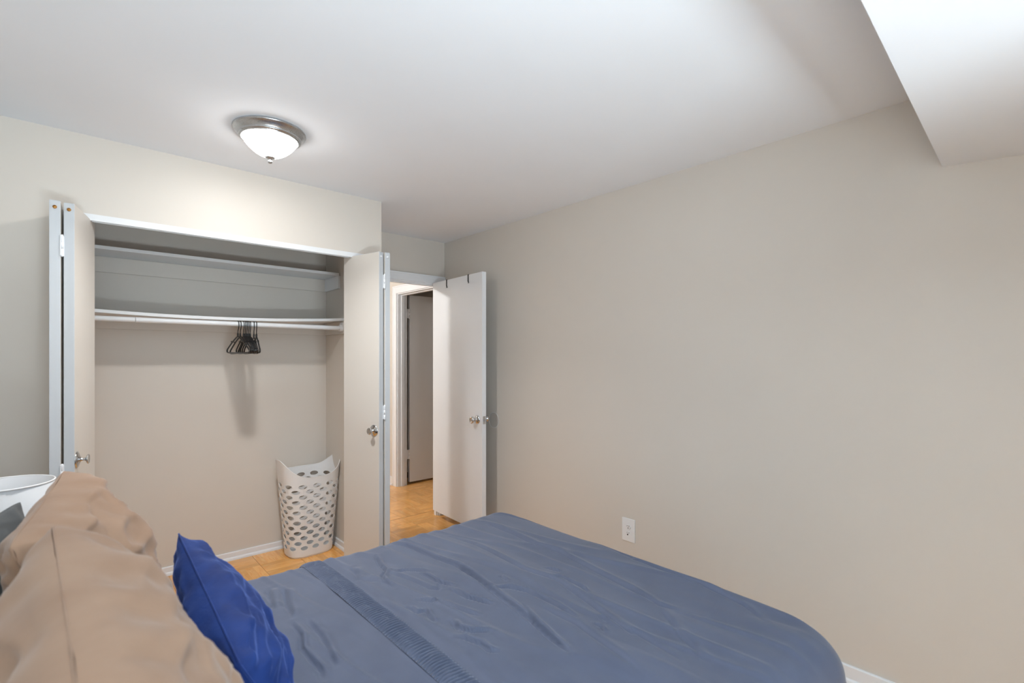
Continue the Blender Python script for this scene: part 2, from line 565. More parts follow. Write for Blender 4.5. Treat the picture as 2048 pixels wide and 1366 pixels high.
zones = [  # x0, x1, y0, y1 : floor areas, tiles are cut at their edges
    (XL, XR, 2.05, YC0), (XCC, XR, YC0, YB0), (DX0, DX1, YB0, YB1), (1.45, XR, YREAR, 2.05), (XL, 1.45, YREAR, 0.55),
    (-0.17, XCR, YC1, YCB), (CX0, CX1, YC0, YC1), (0.9, XHALL, YB1 + 0.10, YHALL), (XCC, XHALL, YB1, YB1 + 0.10), (XHALL, XHALL + 0.11, HD0, HD1), (XHALL + 0.11, 3.6, 3.9, 5.1)]
cells = {}
i0, i1 = int((-0.5 - TX0) // TS), int((3.7 - TX0) // TS)
j0, j1 = int((YREAR - TY0) // TS), int((YHALL - TY0) // TS)
tile_cache = {}
ntile = 0
for zi, (zx0, zx1, zy0, zy1) in enumerate(zones):
    for i in range(i0, i1 + 1):
        for j in range(j0, j1 + 1):
            ax, ay = TX0 + i * TS, TY0 + j * TS
            x0_, x1_ = max(ax, zx0), min(ax + TS, zx1)
            y0_, y1_ = max(ay, zy0), min(ay + TS, zy1)
            if x1_ - x0_ < 0.012 or y1_ - y0_ < 0.012:
                continue
            cxm, cym = ax + TS / 2, ay + TS / 2
            rot = (i + j) % 2
            l = (x0_ - cxm, x1_ - cxm, y0_ - cym, y1_ - cym)
            if rot:   # local frame turned by 90 degrees: local x = world y, local y = -world x
                l = (l[2], l[3], -l[1], -l[0])
            key = tuple(round(v, 4) for v in l)
            if key not in tile_cache:
                tile_cache[key] = tile_mesh(*l, rot)
            t = bpy.data.objects.new('parquet_tile', tile_cache[key])
            COL.objects.link(t)
            t.parent = floor
            t.location = (cxm, cym, rnd.uniform(-0.0003, 0.0))
            t.rotation_euler = (0, 0, PI / 2 if rot else 0)
            ntile += 1
print('tiles', ntile)


# ------------------------------------------------------------------ baseboards and casings
def baseboard(name, p0, p1, nrm, label, h=0.075):
    """profile board with quarter round, from p0 to p1 along a wall; nrm points into the room"""
    prof = [(0, 0), (0.020, 0), (0.0195, 0.008), (0.0165, 0.016), (0.0125, 0.020), (0.0105, 0.022), (0.0105, h - 0.004), (0.008, h), (0, h)]
    bm_ = bmesh.new()
    r0, r1 = [], []
    n = Vector((nrm[0], nrm[1], 0))
    for d, z in prof:
        r0.append(bm_.verts.new(Vector((p0[0], p0[1], z)) + n * d))
        r1.append(bm_.verts.new(Vector((p1[0], p1[1], z)) + n * d))
    k = len(prof)
    for a in range(k):
        bm_.faces.new((r0[a], r1[a], r1[(a + 1) % k], r0[(a + 1) % k]))
    bm_.faces.new(r0); bm_.faces.new(r1[::-1])
    bmesh.ops.recalc_face_normals(bm_, faces=bm_.faces)
    me_ = bpy.data.meshes.new(name); bm_.to_mesh(me_); bm_.free()
    return struct(link(name, me_, M['trim']), label, 'baseboard')


baseboard('baseboard_right', (XR, YREAR), (XR, YB0), (-1, 0), 'white baseboard with quarter round along the long right wall')
baseboard('baseboard_closet_back', (-0.17, YCB), (XCR, YCB), (0, -1), 'white baseboard along the closet back wall beside the basket', 0.055)
baseboard('baseboard_closet_right', (XCR, YC1), (XCR, YCB - 0.02), (-1, 0), 'white baseboard along the narrow closet side wall', 0.055)
baseboard('baseboard_left', (XL, GY1), (XL, YC0), (1, 0), 'white baseboard behind the head of the bed')
baseboard('baseboard_closet_front', (XL, YC0), (CX0 - 0.0, YC0), (0, -1), 'white baseboard left of the closet opening')
baseboard('baseboard_hall', (XHALL, HD1 + 0.085), (XHALL, YHALL), (-1, 0), 'white baseboard in the hall left of the hall door casing', 0.09)


def casing(name, axis, plane, out, a0, a1, ztop, w, depth0, depth1, label, t=0.014, wh=None):
    """door lining and architrave. axis: direction the opening runs; plane: wall face; out: -1 side of the casing"""
    root = thing(name, (0, 0, 0), label, 'door frame', kind='structure')
    def bx(nm, u0, u1, v0, v1, z0, z1, bev=0.002):
        b_ = MB()
        if axis == 'x': b_.box(u0, u1, v0, v1, z0, z1, bev)
        else: b_.box(v0, v1, u0, u1, z0, z1, bev)
        b_.build(nm, M['trim'], root)
    wh = wh or w
    v0, v1 = sorted((plane, plane + out * t))
    v2, v3 = sorted((plane + out * 0.0, plane + out * (t + 0.005)))
    # side and head architraves with a raised outer band
    bx('side_casing', a0 - w, a0 + 0.008, v0, v1, 0, ztop + wh)
    bx('side_casing', a1 - 0.008, a1 + w, v0, v1, 0, ztop + wh)
    bx('head_casing', a0 + 0.008, a1 - 0.008, v0, v1, ztop - 0.008, ztop + wh)
    bx('casing_band', a0 - w - 0.0, a0 - w + 0.014, v2, v3, 0, ztop + wh)
    bx('casing_band', a1 + w - 0.014, a1 + w, v2, v3, 0, ztop + wh)
    bx('casing_band', a0 - w + 0.014, a1 + w - 0.014, v2, v3, ztop + wh - 0.014, ztop + wh)
    # lining and stop
    d0, d1 = sorted((depth0, depth1))
    bx('jamb', a0 - 0.0, a0 + 0.018, d0, d1, 0, ztop)
    bx('jamb', a1 - 0.018, a1, d0, d1, 0, ztop)
    bx('head_jamb', a0 + 0.018, a1 - 0.018, d0, d1, ztop - 0.018, ztop)
    dm = (d0 + d1) / 2
    bx('door_stop', a0 + 0.018, a0 + 0.028, dm - 0.015, dm + 0.02, 0, ztop - 0.018)
    bx('door_stop', a1 - 0.028, a1 - 0.018, dm - 0.015, dm + 0.02, 0, ztop - 0.018)
    bx('door_stop', a0 + 0.028, a1 - 0.028, dm - 0.015, dm + 0.02, ztop - 0.028, ztop - 0.018)
    return root


casing('trim_1', 'x', YB0, -1, DX0, DX1, DZ, 0.047, YB0 + 0.001, YB1 + 0.001, 'white door casing around the bedroom doorway in the alcove', wh=0.058)
casing('trim_2', 'y', XHALL, -1, HD0, HD1, HDZ, 0.072, XHALL + 0.001, XHALL + 0.111, 'white casing around the hall door seen through the doorway')
# closet header track
tr_ = thing('trim_3', (0, 0, 0), 'white metal bifold track under the closet header', 'door track', kind='structure')
b = MB()
b.box(CX0, CX1, YC0 - 0.002, YC0 + 0.004, CZ - 0.024, CZ + 0.006, 0.001)
b.box(CX0, CX1, YC0 + 0.030, YC0 + 0.034, CZ - 0.024, CZ + 0.0)
b.box(CX0, CX1, YC0 + 0.004, YC0 + 0.030, CZ - 0.006, CZ + 0.0)
b.build('track_channel', M['shelf'], tr_)
MB().box(CX0, CX0 + 0.005, YC0, YC1, 0, CZ - 0.024).build('jamb_lining', M['wall'], tr_)
MB().box(CX1 - 0.006, CX1, YC0, YC1, 0, CZ - 0.024).build('jamb_lining', M['wall'], tr_)


# ------------------------------------------------------------------ doors
def hinge(parent, x, y, z, ln=0.09, r=0.0065, plate=(0.02, 0.0)):
    b_ = MB()
    b_.lathe([(0, -ln / 2 - 0.004), (r * 0.7, -ln / 2 - 0.004), (r, -ln / 2), (r, -ln / 6), (r * 0.85, -ln / 6), (r * 0.85, -ln / 6 + .001), (r, -ln / 6 + .001), (r, ln / 6), (r * 0.85, ln / 6), (r, ln / 6 + .001), (r, ln / 2), (r * 0.7, ln / 2 + 0.004), (0, ln / 2 + 0.004)], (x, y, z), n=12)
    return b_


def door_knob(parent, x, y, z, sgn, nm='door_knob'):
    """privacy knob on axis x pointing sgn"""
    b_ = MB()
    b_.lathe([(0, 0), (0.033, 0), (0.033, 0.004), (0.028, 0.009), (0.016, 0.013), (0.0115, 0.020), (0.0115, 0.028), (0.018, 0.034), (0.0255, 0.044), (0.0265, 0.052), (0.024, 0.058), (0.016, 0.0605), (0.0155, 0.058), (0.007, 0.0575), (0.006, 0.061), (0, 0.061)], (x, y, z), (sgn, 0, 0), n=36)
    return b_.build(nm, M['chrome'], parent)


# bedroom door: open about 86 degrees, leaf in local coordinates (y runs from the hinge to the free edge)
hingeP = Vector((2.344, 3.660)); freeP = Vector((2.300, 2.918))
dvec = freeP - hingeP
dl = dvec.length
ang = math.atan2(dvec.y, dvec.x) + PI / 2      # local -y -> dvec
d1 = thing('door_1', (hingeP.x, hingeP.y, 0), 'white flush bedroom door standing open against the right wall', 'door', kind='structure', rz=ang)
TH = 0.036
MB().box(0, TH, -dl, 0, 0.072, 2.03, 0.0015).build('door_leaf', M['door'], d1)
kz = 0.918
door_knob(d1, 0, -dl + 0.062, kz, -1)
door_knob(d1, TH, -dl + 0.062, kz, 1)
b = MB().box(0.006, TH - 0.006, -dl - 0.0012, -dl + 0.001, kz - 0.029, kz + 0.029, 0.0004)
b.build('latch_plate', M['chrome'], d1)
b = MB().prism([(0.011, kz - 0.009), (0.025, kz - 0.009), (0.025, kz + 0.009), (0.011, kz + 0.009)], 'y', -dl - 0.010, -dl)
b.build('latch_bolt', M['nickel'], d1)
for zz in (0.3, 1.75):
    hinge(d1, TH + 0.004, 0.004, zz).build('hinge', M['trim'], d1)

# over-the-door hooks: thin black straps folded over the top edge
for k, s in enumerate((0.309, 0.746)):
    ob = thing('over_door_hook', (hingeP.x, hingeP.y, 0), ['thin black strap hook over the bedroom door top, nearer the hinge', 'thin black strap hook over the bedroom door top, nearer the free edge'][k], 'hook', 'black hooks over the bedroom door', rz=ang)
    b = MB()
    y_ = -dl * s
    zt = 2.0305
    b.box(-0.0025, -0.0003, y_ - 0.0065, y_ + 0.0065, zt - 0.055, zt + 0.002)
    b.build('front_tab', M['black'], ob)
    MB().box(-0.0025, TH + 0.0025, y_ - 0.0065, y_ + 0.0065, zt, zt + 0.0022).build('top_strap', M['black'], ob)
    MB().box(TH + 0.0003, TH + 0.0025, y_ - 0.0065, y_ + 0.0065, zt - 0.20, zt + 0.002).build('back_strap', M['black'], ob)
    b = MB().tube([(-0.0016, y_ - 0.006, zt - 0.054), (-0.004, y_ - 0.010, zt - 0.062), (-0.009, y_ - 0.014, zt - 0.066)], 0.0035, 8)
    b.build('tip', M['black'], ob)

# hall door: opened into the room beyond
d2 = thing('door_2', (2.765, 4.80, 0), 'white hall door standing open, seen through the bedroom doorway', 'door', kind='structure')
MB().box(0.022, 0.76, 0.02, 0.056, 0.022, 2.075, 0.0015).build('door_leaf', M['door'], d2)
for zz in (0.33, 1.87):
    hinge(d2, 0.011, 0.015, zz, 0.10, 0.007).build('hinge', M['trim'], d2)
    MB().box(-0.02, 0.011, 0.012, 0.0135, zz - 0.05, zz + 0.05).build('hinge_leaf', M['trim'], d2)
    MB().box(0.011, 0.022, 0.018, 0.020, zz - 0.05, zz + 0.05).build('hinge_leaf', M['trim'], d2)


# bifold closet doors
def bifold(name, label, A_in, A_out, B_out, B_in, th, sgnA, plug_mat, knob_style):
    """A = leaf towards the middle, B = leaf at the jamb; both given by the visible face line (plan points)"""
    root = thing(name, (A_out[0], A_out[1], 0), label, 'closet door', kind='structure')
    O = Vector((A_out[0], A_out[1], 0))
    zt, zb = 2.02, 0.02
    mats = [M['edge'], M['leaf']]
    dirs = []
    for (pin, pout, s) in ((A_in, A_out, sgnA), (B_in, B_out, -sgnA)):
        a_ = Vector((pin[0], pin[1], 0)) - O; c_ = Vector((pout[0], pout[1], 0)) - O
        d_ = (a_ - c_).normalized()
        n_ = Vector((-d_.y, d_.x, 0))
        if n_.x * s < 0: n_ = -n_         # points to the visible face side
        bm_ = bmesh.new()
        q = [c_, a_, a_ - n_ * th, c_ - n_ * th]
        lo = [bm_.verts.new((v.x, v.y, zb)) for v in q]
        hi = [bm_.verts.new((v.x, v.y, zt)) for v in q]
        fs_ = [bm_.faces.new(lo), bm_.faces.new(hi[::-1])]
        for k in range(4):
            f_ = bm_.faces.new((lo[k], hi[k], hi[(k + 1) % 4], lo[(k + 1) % 4]))
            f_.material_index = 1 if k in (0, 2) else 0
        bmesh.ops.recalc_face_normals(bm_, faces=bm_.faces)
        bmesh.ops.bevel(bm_, geom=list(bm_.edges), offset=0.0015, segments=2, affect='EDGES')
        me_ = bpy.data.meshes.new('door_panel'); bm_.to_mesh(me_); bm_.free()
        lf = link('door_panel', me_, mats, root)
        # plug near the top of the outer edge
        mid = (q[0] + q[3]) / 2 - d_ * 0.0
        MB().lathe([(0, -0.004), (0.007, -0.004), (0.007, 0.0015), (0.0055, 0.003), (0, 0.003)], (mid.x - d_.x * 0.001, mid.y - d_.y * 0.001, zt - 0.027), (-d_.x, -d_.y, 0), n=16).build('edge_plug', plug_mat, lf)
        dirs.append((d_, n_, c_))
    # hinges in the gap between the outer edges
    (dA, nA, cA), (dB, nB, cB) = dirs
    g_ = ((cA - nA * th) + (cB - nB * th)) / 2
    for zz in (1.845, 1.0, 0.935 - 0.04 if False else 0.86):
        pass
    for zz in knob_style['hinges']:
        hb = hinge(root, g_.x, g_.y - 0.004, zz, 0.082, 0.0045)
        ho = hb.build('hinge', M['trim'], root)
        for (d_, n_, c_) in dirs:
            e_ = c_ - n_ * th
            ee = e_ - d_ * 0.0006
            b_ = MB()
            b_.tube([(ee.x, ee.y, zz - 0.041), (ee.x, ee.y, zz + 0.041)], 0.0022, 6)
            b_.build('hinge_leaf', M['trim'], ho)
    # knob on the visible face of leaf A
    kp = cA + dA * knob_style['in'] + nA * 0.0
    ax = nA
    b_ = MB().lathe([(0, 0), (0.0345, 0), (0.035, 0.002), (0.031, 0.005), (0.019, 0.009), (0.011, 0.012), (0.0065, 0.016), (0.006, 0.027), (0.010, 0.031), (0.0175, 0.0335), (0.0205, 0.037), (0.0195, 0.0395), (0.009, 0.0375), (0, 0.0365)], (kp.x, kp.y, knob_style['z']), ax, n=36)
    b_.build('door_knob', M['chrome'], root)
    return root


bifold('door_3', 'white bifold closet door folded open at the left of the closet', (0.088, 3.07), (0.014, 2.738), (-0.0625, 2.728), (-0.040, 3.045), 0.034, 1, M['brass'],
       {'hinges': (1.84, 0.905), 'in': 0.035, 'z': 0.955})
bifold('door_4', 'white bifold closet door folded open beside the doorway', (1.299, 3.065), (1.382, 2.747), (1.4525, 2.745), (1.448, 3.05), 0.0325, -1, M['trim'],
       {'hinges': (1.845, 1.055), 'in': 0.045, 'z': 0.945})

# ------------------------------------------------------------------ ceiling light
cl = thing('ceiling_light', (LAMP[0], LAMP[1], H), 'lit flush ceiling light with brushed nickel ring and frosted glass bowl', 'ceiling light')
RL = 0.150
prof = [(0, -0.0005), (RL - 0.004, -0.0005), (RL, -0.004), (RL, -0.010), (RL - 0.006, -0.013), (RL - 0.012, -0.018), (RL - 0.020, -0.029), (RL - 0.022, -0.033), (RL - 0.020, -0.036), (RL - 0.024, -0.039), (RL - 0.029, -0.040), (RL - 0.028, -0.043), (RL - 0.033, -0.045), (RL - 0.036, -0.040), (RL - 0.034, -0.010), (0, -0.008)]
MB().lathe(prof, (0, 0, 0), n=72).build('metal_ring', M['nickel'], cl)
rb = RL - 0.036
prof = []
for k in range(15):
    t = k / 14
    r = rb * (1 - t)
    z = -0.041 - 0.078 * (1 - (1 - t) ** 2.0) ** 0.85
    prof.append((max(r, 0.004), z))
MB().lathe(prof, (0, 0, 0), n=64).build('glass_bowl', M['glow'], cl)
MB().lathe([(0.002, -0.117), (0.020, -0.1175), (0.021, -0.120), (0.014, -0.1245), (0.006, -0.128), (0.0055, -0.134), (0.009, -0.136), (0.0095, -0.140), (0.007, -0.145), (0, -0.1465)], (0, 0, 0), n=28).build('finial', M['nickel'], cl)
for nm, spread, watt in (('ceiling_light_bulb', 180, LAMP_W * 0.30), ('ceiling_light_down_fill', 124, LAMP_W * 0.72)):  # second, narrower downward light added to brighten closet and bed
    ld = bpy.data.lights.new(nm, 'AREA')
    ld.shape = 'DISK'; ld.size = 0.13; ld.spread = math.radians(spread)
    ld.energy = watt; ld.color = (1.0, 0.985, 0.965)
    lo_ = bpy.data.objects.new(nm, ld); COL.objects.link(lo_); lo_.parent = cl; lo_.location = (0, 0, -0.045)

# hall ceiling light, same family, out of view
hl = thing('ceiling_light', (0.55, 4.55, H), 'flush ceiling light in the hall beyond the closet', 'ceiling light')
MB().lathe([(0, -0.0005), (0.14, -0.0005), (0.145, -0.01), (0.13, -0.03), (0.12, -0.035), (0.11, -0.03), (0, -0.01)], n=48).build('metal_ring', M['nickel'], hl)
MB().lathe([(0.115, -0.033), (0.11, -0.06), (0.085, -0.09), (0.045, -0.108), (0, -0.114)], n=48).build('glass_bowl', M['glow'], hl)
ld = bpy.data.lights.new('hall_light_bulb', 'POINT')
ld.energy = HALL_W; ld.color = (1.0, 0.985, 0.96); ld.shadow_soft_size = 0.05
lo_ = bpy.data.objects.new('hall_light_bulb', ld); COL.objects.link(lo_); lo_.parent = hl; lo_.location = (0, 0, -0.07)

# ------------------------------------------------------------------ closet shelves, rod
us = thing('closet_shelf', (0.65, 3.68, 1.984), 'white upper closet shelf close under the header', 'shelf')
o_ = (0.65, 3.68, 1.984)
def rel(b_, origin):
    for v in b_.bm.verts:
        v.co -= Vector(origin)
    return b_
rel(MB().box(-0.168, 1.468, 3.545, YCB - 0.001, 1.984, 2.003, 0.001), o_).build('board', M['shelf'], us)
rel(MB().box(XCR - 0.016, XCR - 0.0005, 3.545, YCB - 0.016, 1.892, 1.9835, 0.001), o_).build('side_cleat', M['shelf'], us)
rel(MB().box(-0.1695, -0.155, 3.545, YCB - 0.016, 1.892, 1.9835, 0.001), o_).build('side_cleat', M['shelf'], us)
rel(MB().box(-0.155, XCR - 0.0005, YCB - 0.0155, YCB - 0.0005, 1.892, 1.9835, 0.002), o_).build('back_cleat', M['wall'], us)

ls = thing('closet_shelf', (0.65, 3.66, 1.62), 'white lower closet shelf sagging above the hanging rod', 'shelf')
o_ = (0.65, 3.66, 1.62)
bm = bmesh.new()
NX = 48
sag = lambda x: 1.635 + 0.035 * ((x - 0.6) / 0.88) ** 2
vv = []
for i in range(NX + 1):
    x = -0.168 + (XCR - 0.002 + 0.168) * i / NX
    z = sag(x)
    vv.append([bm.verts.new((x - o_[0], y - o_[1], z + dz - o_[2])) for (y, dz) in ((3.462, -0.019), (3.460, -0.017), (3.460, -0.002), (3.462, 0), (YCB - 0.001, 0), (YCB - 0.001, -0.019))])
for i in range(NX):
    for k in range(6):
        bm.faces.new((vv[i][k], vv[i + 1][k], vv[i + 1][(k + 1) % 6], vv[i][(k + 1) % 6]))
bm.faces.new(vv[0]); bm.faces.new(vv[-1][::-1])
bmesh.ops.recalc_face_normals(bm, faces=bm.faces)
me = bpy.data.meshes.new('board'); bm.to_mesh(me); bm.free()
link('board', me, M['shelf'], ls)
rel(MB().box(XCR - 0.016, XCR - 0.0005, 3.43, YCB - 0.016, 1.557, 1.648, 0.001), o_).build('side_cleat', M['leaf'], ls)
rel(MB().box(-0.1695, -0.155, 3.43, YCB - 0.016, 1.557, 1.640, 0.001), o_).build('side_cleat', M['leaf'], ls)
rel(MB().box(-0.155, XCR - 0.0005, YCB - 0.0155, YCB - 0.0005, 1.557, 1.614, 0.002), o_).build('back_cleat', M['wall'], ls)

RY, RZ = 3.480, 1.597
rod = thing('closet_rod', (0.65, RY, RZ), 'white hanging rod below the sagging closet shelf', 'rod')
MB().tube([(0.275 - 0.65, 0, 0), (1.455 - 0.65, 0, 0)], 0.0150, 24).build('rod_tube', M['shelf'], rod)
MB().tube([(-0.15 - 0.65, 0, 0), (0.273 - 0.65, 0, 0)], 0.0143, 24).build('rod_tube', M['shelf'], rod)
for (x, s) in ((XCR - 0.0165, -1), (-0.1545, 1)):
    b = MB()
    b.lathe([(0, 0), (0.030, 0), (0.030, 0.003), (0.0225, 0.006), (0.0225, 0.020), (0.0165, 0.020), (0.0165, 0.004), (0, 0.004)], (x - 0.65, 0, 0), (s, 0, 0), n=28)
    so = b.build('end_socket', M['white_pl'], rod)
    MB().box(x - 0.65 - (0.005 if s < 0 else 0), x - 0.65 + (0.005 if s > 0 else 0), -0.030, 0.030, -0.0, 0.040, 0.001).build('socket_plate', M['white_pl'], so)
    for zz in (0.03, -0.024):
        MB().lathe([(0, 0.0), (0.0035, 0.0), (0.003, 0.002), (0, 0.0025)], (x - 0.65 + s * 0.0045, -0.012, zz), (s, 0, 0), n=10).build('screw', M['nickel'], so)

# ------------------------------------------------------------------ hangers
def hanger_parts(parent):
    # hook (local: hanger lies in the YZ plane, rod centre at origin)
    pts = []
    R = 0.0180
    for k in range(15):
        a = math.radians(-35 + k * (215 / 14))
        pts.append((0, R * math.cos(a) * 1.0, R * math.sin(a) + 0.0))
    pts += [(0, -0.019, -0.014), (0, -0.012, -0.030), (0, -0.002, -0.042), (0, 0, -0.056), (0, 0, -0.066)]
    MB().tube(pts, 0.0026, 8).build('hook', M['hanger'], parent)
    b_ = MB().tube([(0, 0, -0.058), (0, 0, -0.066), (0, 0, -0.082)], [0.0045, 0.0056, 0.0056], 10)
    b_.build('neck', M['hanger'], parent)
    # shoulders and bottom bar
    half = []
    for k in range(13):
        t = k / 12
        y = 0.205 * t
        z = -0.078 - 0.082 * t ** 1.25
        half.append((0, y, z))
    bend = [(0, 0.211, -0.164), (0, 0.213, -0.170), (0, 0.211, -0.177), (0, 0.203, -0.181)]
    loop = half + bend + [(0, y, -0.183) for y in (0.17, 0.08, 0, -0.08, -0.17)] + [(0, -p[1], p[2]) for p in bend[::-1]] + [(0, -p[1], p[2]) for p in half[:0:-1]]
    MB().tube(loop, 0.0046, 8, closed=True).build('frame', M['hanger'], parent)
    for s in (1, -1):
        b_ = MB().tube([(0, s * 0.120, -0.121), (0, s * 0.119, -0.110), (0, s * 0.127, -0.107), (0, s * 0.130, -0.114)], 0.0026, 6)
        b_.build('strap_notch', M['hanger'], parent)


hx = [0.790, 0.803, 0.822, 0.8315, 0.841, 0.8505, 0.860, 0.882, 0.897]
hrot = [4, 3, -2.0, -2.5, -3, -3.5, -4, -8.5, -9.5]
lab = ['leftmost black plastic hanger on the closet rod', 'second black plastic hanger from the left on the closet rod'] + ['%s black plastic hanger from the left, %s the tight middle bunch' % (w, v) for w, v in (('third', 'first of'), ('fourth', 'second of'), ('fifth', 'in the centre of'), ('sixth', 'fourth of'), ('seventh', 'last of'))] + ['second black plastic hanger from the right on the closet rod', 'rightmost black plastic hanger on the closet rod']
proto = None
for k in range(9):
    if proto is None:
        proto = thing('clothes_hanger', (0, RY, RZ), lab[0], 'hanger', 'black hangers on the closet rod')
        hanger_parts(proto)
        h_ = proto
    else:
        h_ = proto.copy(); COL.objects.link(h_)
        for ch in list(proto.children):
            c_ = ch.copy(); COL.objects.link(c_); c_.parent = h_
        h_['label'] = lab[k]
    h_.location = (hx[k], RY, RZ)
    h_.rotation_euler = (math.radians([1, -1, 1, -1, 0.5, 0, -1, 1, -0.5][k]), 0, math.radians(hrot[k]))

# ------------------------------------------------------------------ laundry basket
bk = thing('laundry_basket', (1.280, 3.632, 0), 'tall white plastic laundry basket with oval holes in the closet corner', 'laundry basket')
BN = 12                      # holes around
def bk_section(th, z):
    t = z / 0.6
    a = 0.152 + 0.052 * t      # half width (x)
    c = 0.116 + 0.030 * t      # half depth (y)
    e = 2.0 / 3.0
    ct, st = math.cos(th), math.sin(th)
    return Vector((a * math.copysign(abs(ct) ** e, ct), c * math.copysign(abs(st) ** e, st), z + 0.030 * (z / 0.55) * (0.5 + 0.5 * st)))
# arc-length table so that the holes are evenly spaced
NT = 720
L_ = [0.0]
for k in range(NT):
    L_.append(L_[-1] + (bk_section(2 * PI * (k + 1) / NT, 0.3) - bk_section(2 * PI * k / NT, 0.3)).length)
def th_of(u):
    u = (u % 1.0) * L_[-1]
    lo_i, hi_i = 0, NT
    while hi_i - lo_i > 1:
        md = (lo_i + hi_i) // 2
        if L_[md] <= u: lo_i = md
        else: hi_i = md
    fr_ = (u - L_[lo_i]) / max(1e-9, L_[hi_i] - L_[lo_i])
    return 2 * PI * (lo_i + fr_) / NT
def rim_h(u):
    th = th_of(u)
    c_ = abs(math.cos(th))
    amp = 0.085 if math.cos(th) > 0 else 0.105
    ex = 2.2 if math.sin(th) < 0 else 4.0
    return 0.556 + amp * c_ ** ex
bm = bmesh.new()
cache = {}
def bv(u, z):
    key = (round((u % 1.0) * 100000), round(z * 100000))
    if key[0] == 100000: key = (0, key[1])
    v = cache.get(key)
    if v is None:
        v = bm.verts.new(bk_section(th_of(u), z)); cache[key] = v
    return v
NR, ZB0, DZR = 13, 0.052, 0.0356
cu = 1.0 / BN
def fq(*vs_):
    try: bm.faces.new(vs_)
    except ValueError: pass
for r in range(NR):
    zc = ZB0 + (r + 0.5) * DZR
    for k in range(BN):
        uc = (k + 0.5 * (r % 2)) * cu
        bnd = []
        for i in range(8): bnd.append((-0.5 + i * 0.125, -0.5))
        bnd.append((0.5, -0.5)); bnd.append((0.5, 0.0)); bnd.append((0.5, 0.5))
        for i in range(1, 8): bnd.append((0.5 - i * 0.125, 0.5))
        bnd.append((-0.5, 0.5)); bnd.append((-0.5, 0.0))
        inner = []
        for (x, y) in bnd:
            a = math.atan2(y * 1.0, x * 1.0)
            # ellipse in cell units
            inner.append((0.30 * math.cos(a), 0.40 * math.sin(a)))
        nb = len(bnd)
        ov = [bv(uc + x * cu, zc + y * DZR) for x, y in bnd]
        # refine the hole edge to twice the points for a rounder oval
        iv, ivm = [], []
        for i in range(nb):
            iv.append(bv(uc + inner[i][0] * cu, zc + inner[i][1] * DZR))
            a1 = math.atan2(inner[i][1] / 0.40, inner[i][0] / 0.30)
            j = (i + 1) % nb
            a2 = math.atan2(inner[j][1] / 0.40, inner[j][0] / 0.30)
            if a2 < a1: a2 += 2 * PI
            am = (a1 + a2) / 2
            ivm.append(bv(uc + 0.30 * math.cos(am) * cu, zc + 0.40 * math.sin(am) * DZR))
        for i in range(nb):
            j = (i + 1) % nb
            fq(ov[i], ov[j], iv[j], ivm[i], iv[i])
# solid bands: bottom and rim
NU = BN * 8
def strip(zf0, zf1):
    for i in range(NU):
        u0, u1 = i / NU, (i + 1) / NU
        fq(bv(u0, zf0(u0)), bv(u1, zf0(u1)), bv(u1, zf1(u1)), bv(u0, zf1(u0)))
strip(lambda u: 0.012, lambda u: ZB0)
ztop = ZB0 + NR * DZR
strip(lambda u: ztop, lambda u: ztop + (rim_h(u) - ztop) * 0.33)
strip(lambda u: ztop + (rim_h(u) - ztop) * 0.33, lambda u: ztop + (rim_h(u) - ztop) * 0.66)
strip(lambda u: ztop + (rim_h(u) - ztop) * 0.66, lambda u: rim_h(u))
# rounded foot and base
foot = [bm.verts.new(bk_section(th_of(i / NU), 0.0) * 0.965 + Vector((0, 0, 0.0015))) for i in range(NU)]
for i in range(NU):
    fq(bv(i / NU, 0.012), foot[i], foot[(i + 1) % NU], bv((i + 1) / NU, 0.012))
cv = bm.verts.new((0, 0, 0.0015))
for i in range(NU):
    fq(foot[i], cv, foot[(i + 1) % NU])
bmesh.ops.recalc_face_normals(bm, faces=bm.faces)
for f in bm.faces: f.smooth = False
me = bpy.data.meshes.new('basket_body'); bm.to_mesh(me); bm.free()
body = link('basket_body', me, M['white_pl'], bk)
sm = body.modifiers.new('shell', 'SOLIDIFY'); sm.thickness = 0.0032; sm.offset = 0
# handle openings in the raised ends: dark recessed grips and rolled rim
rim_pts = [bk_section(th_of(i / NU), rim_h(i / NU)) for i in range(NU)]
MB().tube(rim_pts, 0.0028, 8, closed=True).build('rim', M['white_pl'], bk)
bk.rotation_euler = (0, 0, math.radians(3))

# ------------------------------------------------------------------ outlet and bumper on the right wall
ot = thing('wall_outlet', (XR, 1.742, 0.3615), 'white duplex electrical outlet on the right wall above the bed edge', 'outlet')
MB().box(-0.006, 0, -0.045, 0.045, -0.068, 0.068, 0.0035).build('cover_plate', M['white_pl'], ot)
for k, zc in enumerate((0.0195, -0.0195)):
    b = MB()
    pts = []
    for i in range(24):
        a = 2 * PI * i / 24
        pts.append((0.0165 * math.cos(a), max(-0.0135, min(0.0135, 0.0165 * math.sin(a))) + zc))
    b.prism(pts, 'x', -0.0085, -0.0055)
    rc = b.build('receptacle', M['white_pl'], ot)
    MB().box(-0.0088, -0.0080, -0.0078, -0.0052, zc + 0.001, zc + 0.009).build('slot', M['dark'], rc)
    MB().box(-0.0088, -0.0080, 0.0052, 0.0078, zc + 0.002, zc + 0.008).build('slot', M['dark'], rc)
    if k == 0:
        MB().lathe([(0, 0), (0.0028, 0), (0.0028, 0.0008), (0, 0.0008)], (-0.0080, 0, zc - 0.0065), (-1, 0, 0), n=12).build('ground_hole', M['dark'], rc)
    else:
        MB().lathe([(0, 0), (0.0046, 0), (0.0046, 0.0008), (0, 0.0008)], (-0.0080, 0.003, zc - 0.0065), (-1, 0, 0), n=12).build('ground_hole', M['dark'], rc)
MB().lathe([(0, 0), (0.003, 0), (0.0025, 0.0012), (0, 0.0015)], (-0.006, 0, 0), (-1, 0, 0), n=12).build('screw', M['trim'], ot)

